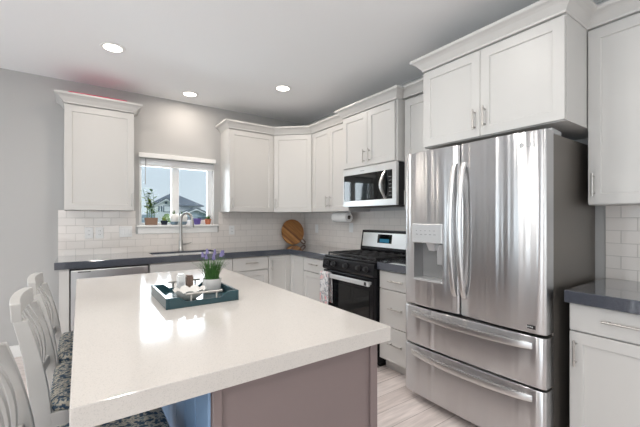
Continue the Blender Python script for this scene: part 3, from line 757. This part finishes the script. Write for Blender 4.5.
B().box(bx0-.012, bx0-.004, by0+.01, by1-.01, 0, .09).out('plinth', M['daylight_blue'], isl)

# ------------------------------------------------------------------ counter stools
def make_stool():
    r = thing('counter_chair', (0,0,0))
    sw, sd, sz = .208, .170, .622            # half width, half depth, underside of the cushion
    # cushion
    b = B(); R_ = []
    for (z, m) in ((sz,.004),(sz+.010,0),(sz+.028,.0),(sz+.036,.008),(sz+.040,.03)):
        ring = []
        for k in range(32):
            a = 2*PI*k/32; c, s = math.cos(a), math.sin(a); p = 10
            rr = (abs(c)**p+abs(s)**p)**(-1/p)
            ring.append((rr*c*(sd-m)+.005, rr*s*(sw-m), z))
        R_.append(ring)
    b.rings(R_); cu = b.out('seat_cushion', M['seat'], r, smooth=50)
    b = B()
    b.rings([[(-sd+.004,-sw+.004,sz-.001),(sd,-sw+.004,sz-.001),(sd,sw-.004,sz-.001),(-sd+.004,sw-.004,sz-.001)],[(-sd+.004,-sw+.004,sz-.075),(sd,-sw+.004,sz-.075),(sd,sw-.004,sz-.075),(-sd+.004,sw-.004,sz-.075)]])
    b.out('apron', M['chair'], r, .003)
    for s in (-1, 1):
        # front legs
        b = B(); y = s*(sw-.02)
        b.rings([[(sd-.035,y-.018,sz-.002),(sd+.002,y-.018,sz-.002),(sd+.002,y+.018,sz-.002),(sd-.035,y+.018,sz-.002)],[(sd-.026,y-.013,0),(sd-.002,y-.013,0),(sd-.002,y+.013,0),(sd-.026,y+.013,0)]])
        b.out('leg', M['chair'], r, .003)
        # rear leg and curved back post in one sweep
        b = B(); secs = []; y = s*(sw-.015)
        for k in range(17):
            z = k/16*.946
            if z < .60: x = -sd-.012-.05*(1-z/.60)**2
            else:
                t = (z-.60)/.385; x = -sd-.012-.022*t-.048*t*t
            hw = .020 if z > .45 else .015+.005*z/.45
            dp = .027 if z < .7 else .027-.009*(z-.7)/.305
            yy = y-s*.030*max(0, (z-.6)/.385)
            secs.append([(x-dp, yy-hw*.62, z), (x+dp, yy-hw*.62, z), (x+dp, yy+hw*.62, z), (x-dp, yy+hw*.62, z)])
        b.ribbon(secs); b.out('leg', M['chair'], r, .003)
    # back rails curve towards the rear in plan
    def rail(name, z0, z1, xoff, th):
        b = B(); secs = []
        for k in range(11):
            u = -1+2*k/10; zm = (z0+z1)/2; t = max(0, (zm-.60)/.385)
            hw = sw-.015-.030*t+(.014 if name == 'top_rail' else -.012)
            x = -sd-.012-.022*t-.048*t*t+xoff-.014*(1-u*u)
            crest = .006*(1-u*u) if name == 'top_rail' else 0
            secs.append([(x-th, u*hw, z0), (x+th, u*hw, z0), (x+th-.004, u*hw, z1+crest), (x-th-.004, u*hw, z1+crest)])
        b.ribbon(secs); return b.out(name, M['chair'], r, .003)
    rail('top_rail', .944, 1.004, .000, .0145)
    rail('lower_rail', .668, .705, .0, .010)
    for k in range(4):
        u = -.62+.4133*k; b = B(); secs = []
        for q in range(11):
            z = .700+.247*q/10; t = (z-.60)/.385
            hw = sw-.015-.030*t-.012
            x = -sd-.012-.022*t-.048*t*t-.014*(1-u*u)+.016*math.sin(PI*q/10)
            secs.append([(x-.006,u*hw-.014,z),(x+.006,u*hw-.014,z),(x+.006,u*hw+.014,z),(x-.006,u*hw+.014,z)])
        b.ribbon(secs); b.out('slat', M['chair'], r, .002)
    B().box(sd-.022, sd-.004, -sw+.03, sw-.03, .20, .235).out('stretcher', M['chair'], r, .003)
    for s in (-1, 1): B().box(-sd-.02, sd-.02, s*(sw-.02)-.009, s*(sw-.02)+.009, .28, .312).out('stretcher', M['chair'], r, .003)
    return r
st = make_stool()
spots = [(-2.655, -3.115, 'white slat back counter chair nearest the camera at the left frame edge'),
         (-2.632, -2.535, 'middle one of the three white slat back counter chairs along the island'),
         (-2.632, -2.052, 'white slat back counter chair farthest from the camera, closest to the dishwasher')]
for i, (x, y, l) in enumerate(spots):
    o = st if i == 0 else copy_tree(st)
    o.location = (x, y, 0); tag(o, l, 'chair', 'counter chairs along the island')

# ------------------------------------------------------------------ tray and what stands on it
TX0, TX1, TY0, TY1 = -2.418, -2.104, -2.718, -2.360
tz = IZ+.0006
tr = thing('serving_tray', (-2.26, -2.54, tz), 'dark teal lacquered serving tray with metal handles on the island', 'tray')
B().box(TX0+.012, TX1-.012, TY0+.012, TY1-.012, tz, tz+.010).out('tray_base', M['tray'], tr)
for x0, x1 in ((TX0, TX0+.012), (TX1-.012, TX1)): B().box(x0, x1, TY0, TY1, tz, tz+.046).out('side_wall', M['tray'], tr, .0015)
xm = (TX0+TX1)/2
for y0 in (TY0, TY1-.012):
    poly = [(TX0+.0125,tz),(TX1-.0125,tz),(TX1-.0125,tz+.046),(xm+.105,tz+.046),(xm+.09,tz+.036),(xm+.075,tz+.024),(xm-.075,tz+.024),(xm-.09,tz+.036),(xm-.105,tz+.046),(TX0+.0125,tz+.046)]
    B().prism([(x, y0, z) for x, z in poly], (0,.012,0)).out('end_wall', M['tray'], tr, .0015)
    hb2 = B(); yc = y0+.006
    hb2.cyl((xm-.080,yc,tz+.053),(xm+.080,yc,tz+.053), .0052, 12)
    for s in (-1, 1): hb2.cyl((xm+s*.055,yc,tz+.020),(xm+s*.055,yc,tz+.053), .0045, 10)
    hb2.out('handle', M['nickel'], tr, smooth=40)
top = tz+.0106
bo = thing('scalloped_bowl', (-2.298, -2.617, top), 'shallow white scalloped bowl at the near end of the teal tray', 'bowl')
b = B(); rgs = []; seg = 72; 
for (r, z, am) in ((.0,.004,0),(.030,.000,0),(.034,.004,0),(.060,.018,.3),(.076,.040,1),(.073,.040,1),(.056,.021,.3),(.028,.009,0),(.0,.009,0)):
    ring = []
    for k in range(seg):
        a = 2*PI*k/seg; lb = abs(math.sin(a*4.5+.3))**.65
        rr = max(r*.93, .0005)*(1+.08*am*(lb-.6)); ring.append((-2.298+rr*math.cos(a), -2.617+rr*math.sin(a), top+z*1.12+.015*am*(lb-.6)))
    rgs.append(ring)
b.rings(rgs); b.out('bowl', M['scallop'], bo, smooth=60)
def block(name, x, y, w_, h, m, label):
    t = thing(name, (x, y, top), label, 'shaker')
    B().box(x-w_/2, x+w_/2, y-w_/2, y+w_/2, top, top+h-.008).out('shaker_body', m, t, .003)
    B().box(x-w_/2+.003, x+w_/2-.003, y-w_/2+.003, y+w_/2-.003, top+h-.0078, top+h).out('lid', m, t, .002)
block('salt_shaker', -2.294, -2.435, .034, .090, M['marble'], 'white marble shaker beside the wooden one on the teal tray')
block('pepper_shaker', -2.254, -2.440, .032, .082, M['walnut'], 'brown wooden shaker beside the white one on the teal tray')
px, py = -2.168, -2.525
lp = thing('potted_lavender', (px, py, top), 'purple lavender in a round white pot on the teal tray', 'plant')
B().lathe([(0,0),(.039,0),(.042,.004),(.0455,.066),(.0445,.069),(.041,.067),(.039,.058),(0,.057)], (px,py,top), 36).out('pot', M['pot'], lp, smooth=40)
B().lathe([(0,.0585),(.0385,.0585),(.030,.062),(0,.063)], (px,py,top), 20).out('soil', M['soil'], lp)
def blade(b, x, y, z, az, lean, L, wd):
    n = 5; prev = []
    for k in range(n+1):
        t = k/n; rr = lean*L*t*t; zz = z+L*t*(1-.25*lean*t)
        cx, cy = x+math.cos(az)*rr, y+math.sin(az)*rr; ww = wd*(1-t)**.7
        prev.append([(cx-math.sin(az)*ww, cy+math.cos(az)*ww, zz), (cx+math.sin(az)*ww, cy-math.cos(az)*ww, zz), (cx+math.cos(az)*.0008, cy+math.sin(az)*.0008, zz+.0006)])
    b.rings(prev, True, True)
b = B()
for k in range(210):
    a = random.random()*2*PI; r = .034*math.sqrt(random.random())
    blade(b, px+r*math.cos(a), py+r*math.sin(a), top+.058, a+random.uniform(-.6,.6), random.uniform(.05,.75), random.uniform(.08,.130), .0027)
b.out('leaves', M['leaf'], lp)
for k in range(7):
    a = 2*PI*k/7+random.uniform(-.2,.2); lean = random.uniform(.05,.30); L = random.uniform(.100,.132)
    x0, y0 = px+.018*math.cos(a), py+.018*math.sin(a); zz = top+.058
    e = (x0+math.cos(a)*lean*L*1.2, y0+math.sin(a)*lean*L*1.2, zz+L)
    s_ = B().tube([(x0,y0,zz),((x0+e[0])/2-.002*math.cos(a),(y0+e[1])/2,zz+L*.5),e], .0011, 6).out('stem', M['leaf'], lp)
    f = B(); d_ = P((math.cos(a)*lean, math.sin(a)*lean, 1)).normalized(); Lf = random.uniform(.016,.026)
    for q in range(9):
        c = P(e)+d_*Lf*q/8; rr = .0070*(1-.5*q/8)
        for w2 in range(4):
            t = 2*PI*w2/4+q; cc_ = c+P((math.cos(t),math.sin(t),0))*rr*.8
            f.lathe([(0,-.0045),(rr*.55,-.001),(rr*.4,.003),(0,.0055)], tuple(cc_), 5)
    f.out('flower', M['lavender'], s_)

# ------------------------------------------------------------------ round board in the corner
bd_ = thing('cutting_board', (-.268, -.035, ZC), 'round striped wooden cutting board leaning in the counter corner', 'board')
R0 = .178; tilt = math.radians(9); th = .018; rot = math.radians(0)
def BT(a, o, z):                               # a along x from the centre, z up the board, o thickness
    zz = z*math.cos(tilt) + o*math.sin(tilt); yy = -.104 + z*math.sin(tilt)*1.0 - o*math.cos(tilt)
    return (-.268+a, yy-.0, ZC+.001+(R0)*math.cos(tilt)+zz+.004)
b = B(BT); ang = math.radians(-42)
poly = []
hw = .030; a_in = math.asin(hw/R0)
for k in range(57):
    t = ang+a_in+(2*PI-2*a_in)*k/56; poly.append((R0*math.cos(t), R0*math.sin(t)))
b.prism([(x, -th/2, z) for x, z in poly], (0, th, 0)); b.out('disc', M['board'], bd_, .004)
ca, sa = math.cos(ang), math.sin(ang)
loop = []
for (l, s) in ((.165,-.026),(.205,-.025),(.238,-.020),(.248,0),(.238,.020),(.205,.025),(.165,.026)):
    loop.append((ca*l-sa*s, 0, sa*l+ca*s))
b = B(BT); b.tube(loop, .0095, 10); b.out('handle', M['walnut'], bd_, smooth=50)

# ------------------------------------------------------------------ paper towel
ph = thing('paper_towel_holder', (-.17, -1.08, ZB), 'nickel paper towel holder under the cabinet beside the microwave', 'holder')
rz = 1.303
B().box(-.20, -.14, -1.262, -1.205, ZB-.004, ZB-.0002).out('mount_plate', M['nickel'], ph)
B().tube([(-.17,-1.232,ZB-.003),(-.17,-1.232,rz+.02),(-.17,-1.230,rz+.006),(-.17,-1.217,rz)], .006, 10).out('arm', M['nickel'], ph, smooth=50)
B().cyl((-.17,-1.220,rz),(-.17,-.925,rz), .0065, 12).out('rod', M['nickel'], ph, smooth=50)
pr_ = thing('paper_towel_roll', (-.17, -1.07, rz), 'white paper towel roll hanging below the wall cabinet', 'paper towel')
def ringtube(r0, r1, y0, y1, name, m):
    b = B(); n = 36; sec = []
    for (r, y) in ((r0,y0),(r1-.003,y0),(r1,y0+.003),(r1,y1-.003),(r1-.003,y1),(r0,y1)):
        sec.append([(-.17+r*math.cos(2*PI*k/n), y, rz+r*math.sin(2*PI*k/n)) for k in range(n)])
    sec.append(sec[0]); b.rings(sec, True, False); bmesh.ops.remove_doubles(b.b, verts=b.b.verts[:], dist=1e-6)
    return b.out(name, m, pr_, smooth=40)
ringtube(.0222, .057, -1.205, -.940, 'paper', M['paper']); ringtube(.0185, .022, -1.206, -.939, 'core', M['card'])

# ------------------------------------------------------------------ outlets and switches
def outlet(F, a, z, label, kind='duplex', w_=.071):
    r = thing('wall_outlet' if kind == 'duplex' else 'light_switch', F(a, tt, z), label, 'outlet' if kind == 'duplex' else 'switch')
    h = .116
    B(F).box(a-w_/2, a+w_/2, tt+.0003, tt+.006, z-h/2, z+h/2).out('cover_plate', M['outlet'], r, .003)
    if kind == 'duplex':
        for s in (-1, 1):
            f = B(F).box(a-.0165, a+.0165, tt+.006, tt+.0085, z+s*.020-.014, z+s*.020+.014).out('receptacle', M['outlet'], r, .002)
            for q in (-1, 1): B(F).box(a+q*.0065-.0014, a+q*.0065+.0014, tt+.0085, tt+.0089, z+s*.020-.004, z+s*.020+.006).out('slot', M['slot'], f)
    elif kind == 'blank':
        B(F).box(a-.0165, a+.0165, tt+.006, tt+.008, z-.034, z+.034).out('insert', M['outlet'], r, .002)
    else:
        n = 3
        for k in range(n):
            x = a+(k-1)*.037; B(F).box(x-.0145, x+.0145, tt+.006, tt+.0095, z-.033, z+.033).out('rocker', M['outlet'], r, .003)
    return r
outlet(BACK, -2.630, 1.143, 'white wall outlet, left of the two under the left cabinet')
outlet(BACK, -2.538, 1.141, 'white wall outlet, right of the two under the left cabinet')
outlet(BACK, -2.300, 1.149, 'wide white light switch plate with three rockers left of the window sill', 'switch', .122)
outlet(BACK, -1.115, 1.142, 'white wall outlet on the tiles right of the window sill')
outlet(RIGHT, .320, 1.150, 'white blank outlet plate beside the round board', 'blank')
outlet(RIGHT, 1.055, 1.180, 'white blank outlet plate below the paper towel roll near the range', 'blank')

# ------------------------------------------------------------------ window blind and sill plants
bl_ = thing('window_blind', (-1.754, -.02, 1.92), 'white blind pulled all the way up at the top of the kitchen window', 'blind')
B().box(-2.178, -1.330, -.040, -.0006, 1.966, 2.016).out('valance', M['trim'], bl_, .004)
b = B()
for k in range(9): b.box(-2.158, -1.350, .004+.0015*(k%2), .052, 1.894+.0075*k, 1.8985+.0075*k)
b.out('slats', M['vinyl'], bl_); bl_.children[-1]['kind'] = 'stuff'
B().box(-2.158, -1.350, .006, .050, 1.876, 1.8925).out('bottom_rail', M['trim'], bl_, .003)
B().tube([(-2.105,-.004,1.962),(-2.108,-.006,1.80),(-2.110,-.007,1.67)], .0042, 8).out('wand', M['greyplastic'], bl_, smooth=40)
sz = WZ0+.0046
def pot_plant(name, x, y, r, h, m, label, foliage, fm):
    t = thing(name, (x, y, sz), label, 'plant')
    B().lathe([(0,0),(r*.72,0),(r*.76,.003),(r,h*.82),(r*1.06,h*.83),(r*1.06,h),(r*.92,h),(r*.9,h*.9),(0,h*.88)], (x,y,sz), 24).out('pot', m, t, smooth=40)
    b = B(); foliage(b, x, y, sz+h*.88); b.out('leaves', fm, t); return t
def spiky(n, L, lean, wd, rad):
    def f(b, x, y, z):
        for k in range(n):
            a = random.random()*2*PI; r = rad*random.random()
            blade(b, x+r*math.cos(a), y+r*math.sin(a), z, a, random.uniform(lean*.2, lean), random.uniform(L*.6, L), wd)
    return f
# leafy plant in a brown box
tp = thing('leafy_plant', (-2.048, .018, sz), 'tall leafy plant in a brown box planter on the window sill', 'plant')
b = B(); b.rings([[(-2.105,-.022,sz),(-1.990,-.022,sz),(-1.990,.056,sz),(-2.105,.056,sz)],[(-2.112,-.026,sz+.082),(-1.983,-.026,sz+.082),(-1.983,.060,sz+.082),(-2.112,.060,sz+.082)],
   [(-2.106,-.020,sz+.082),(-1.989,-.020,sz+.082),(-1.989,.054,sz+.082),(-2.106,.054,sz+.082)],[(-2.106,-.020,sz+.070),(-1.989,-.020,sz+.070),(-1.989,.054,sz+.070),(-2.106,.054,sz+.070)]])
b.out('planter', M['plantbox'], tp, .002)
def leaf(b, p, d, L, wd):
    d = P(d).normalized(); s = d.cross(P((0,0,1)));  s = s.normalized() if s.length > .01 else P((1,0,0)); n = s.cross(d)
    p = P(p); ring = []
    for (t, w2, dr) in ((0,.08,0),(.25,.8,.02),(.5,1,.03),(.8,.6,0),(1,.02,-.08)):
        c = p+d*L*t+P((0,0,dr*L)); ring.append([tuple(c-s*wd*w2), tuple(c+n*wd*.18*w2-P((0,0,.0002))), tuple(c+s*wd*w2), tuple(c-n*.0006)])
    b.rings(ring, True, True)
by_, bg_, bs_ = B(), B(), B()
for k in range(7):
    x = -2.09+.014*k+random.uniform(-.006,.006); y = .018+random.uniform(-.02,.02); h = random.uniform(.20,.335); ln = random.uniform(-.05,.05); ly = random.uniform(-.02,.02)
    pts = [(x+ln*t*t, y+ly*t, sz+.068+h*t) for t in (0,.25,.5,.75,1)]
    bs_.tube(pts, .0026, 6)
    for q in range(13):
        t = .22+.78*q/12; a = random.random()*2*PI
        p = (x+ln*t*t, y+ly*t, sz+.068+h*t); (by_ if t < .68 and random.random() < .6 else bg_)
        leaf(by_ if t < .70 and random.random() < .62 else bg_, p, (math.cos(a), math.sin(a)*.55, random.uniform(-.1,.7)), random.uniform(.045,.072), random.uniform(.012,.019))
bs_.out('stems', M['leaf'], tp); o_ = by_.out('yellow_leaves', M['leafyellow'], tp); o_['label'] = 'yellow green leaves'; bg_.out('leaves', M['leaf'], tp)
pot_plant('succulent', -1.912, .010, .040, .050, M['darkpot'], 'small succulent in a dark glazed bowl beside the brown planter', spiky(26,.075,.9,.004,.025), M['leafyellow'])
pot_plant('terracotta_plant', -1.412, .015, .036, .068, M['terracotta'], 'small green plant in a terracotta pot at the right end of the sill', spiky(60,.065,.9,.0045,.026), M['leaf'])
# purple pot
pp = thing('purple_pot', (-1.540, .012, sz), 'glazed purple flower pot between the faucet and the terracotta pot', 'pot')
B().lathe([(0,0),(.030,0),(.034,.004),(.045,.060),(.048,.062),(.048,.074),(.043,.074),(.040,.060),(0,.058)], (-1.540,.012,sz), 28).out('pot', M['purple'], pp, smooth=40)
B().lathe([(0,.059),(.0395,.059),(.03,.066),(0,.068)], (-1.540,.012,sz), 18).out('soil', M['soil'], pp)
# white ceramic pot pair
for (x, lab, br2) in ((-1.802, 'rounded white ceramic planter left of the faucet on the sill', 1), (-1.702, 'rounded white ceramic planter behind the faucet on the sill', 0)):
    t = thing('round_planter', (x, .012, sz), lab, 'pot', 'round white planters behind the faucet')
    B().lathe([(0,0),(.028,0),(.034,.004),(.044,.028),(.045,.036),(0,.036)], (x,.012,sz), 26).out('saucer_bowl', M['bluegrey'], t, smooth=40)
    B().lathe([(0,.0365),(.036,.0365),(.045,.060),(.0475,.085),(.042,.112),(.030,.126),(.025,.126),(.028,.110),(0,.105)], (x,.012,sz), 28).out('bowl', M['white'], t, smooth=50)
    b = B(); spiky(14,.075,.7,.006,.02)(b, x, .012, sz+.105); b.out('leaves', M['leaf'], t)

# flat red box on top of the left wall cabinet
rb = thing('red_box', (-2.57, -.20, ZT+.086), 'flat red box lying on top of the left wall cabinet', 'box')
B().box(-2.79, -2.325, -.345, -.06, ZT+.0845, ZT+.094).out('box_base', M['red'], rb, .002)
B().box(-2.793, -2.322, -.348, -.057, ZT+.0942, ZT+.1025).out('lid', M['red'], rb, .002)

# ------------------------------------------------------------------ recessed ceiling lights
def downlight(x, y, label, energy, tint=(1,.95,.89)):
    r = thing('ceiling_light', (x, y, H), label, 'light', 'round recessed ceiling lights')
    b = B(); n = 36; sec = []
    for (rr, z) in ((.066,-.0008),(.090,-.0008),(.088,-.006),(.070,-.009),(.066,-.007)):
        sec.append([(x+rr*math.cos(2*PI*k/n), y+rr*math.sin(2*PI*k/n), H+z) for k in range(n)])
    sec.append(sec[0]); b.rings(sec, True, False); bmesh.ops.remove_doubles(b.b, verts=b.b.verts[:], dist=1e-6)
    b.out('trim_ring', M['trim'], r, smooth=40)
    B().lathe([(0,-.0008),(.0655,-.0008),(.0655,-.0055),(0,-.0065)], (x,y,H), 36).out('lens', M['lamp'], r, smooth=60)
    d = bpy.data.lights.new('bulb', 'AREA'); d.shape = 'DISK'; d.size = .12; d.energy = energy; d.color = tint
    o = bpy.data.objects.new('bulb', d); COL.objects.link(o); o.parent = r; o.location = (0,0,-.012)
    return r
downlight(-2.490, -1.030, 'leftmost round recessed ceiling light, nearest the camera in view', 4, (1,.89,.78))
downlight(-1.710, -.320, 'middle round recessed ceiling light, above the sink window', 3, (1,.89,.78))
downlight(-.951, -1.056, 'rightmost round recessed ceiling light, above the corner cabinets', 6, (1,.89,.78))

# unseen copies of the ceiling lights, added over island and living side as fill
downlight(-2.490, -2.750, 'added unseen recessed ceiling light straight above the island', 6)
downlight(-1.550, -2.950, 'added unseen recessed ceiling light above the aisle before the refrigerator', 6)
downlight(-2.490, -4.450, 'added unseen recessed ceiling light above the near end of the island', 1.8)
downlight(-1.100, -4.700, 'added unseen recessed ceiling light above the aisle near the right wall', 2)
downlight(-4.400, -2.750, 'added unseen recessed ceiling light above the dining side of the room', 18)
downlight(-4.400, -5.200, 'added unseen recessed ceiling light above the living side of the room', 28)
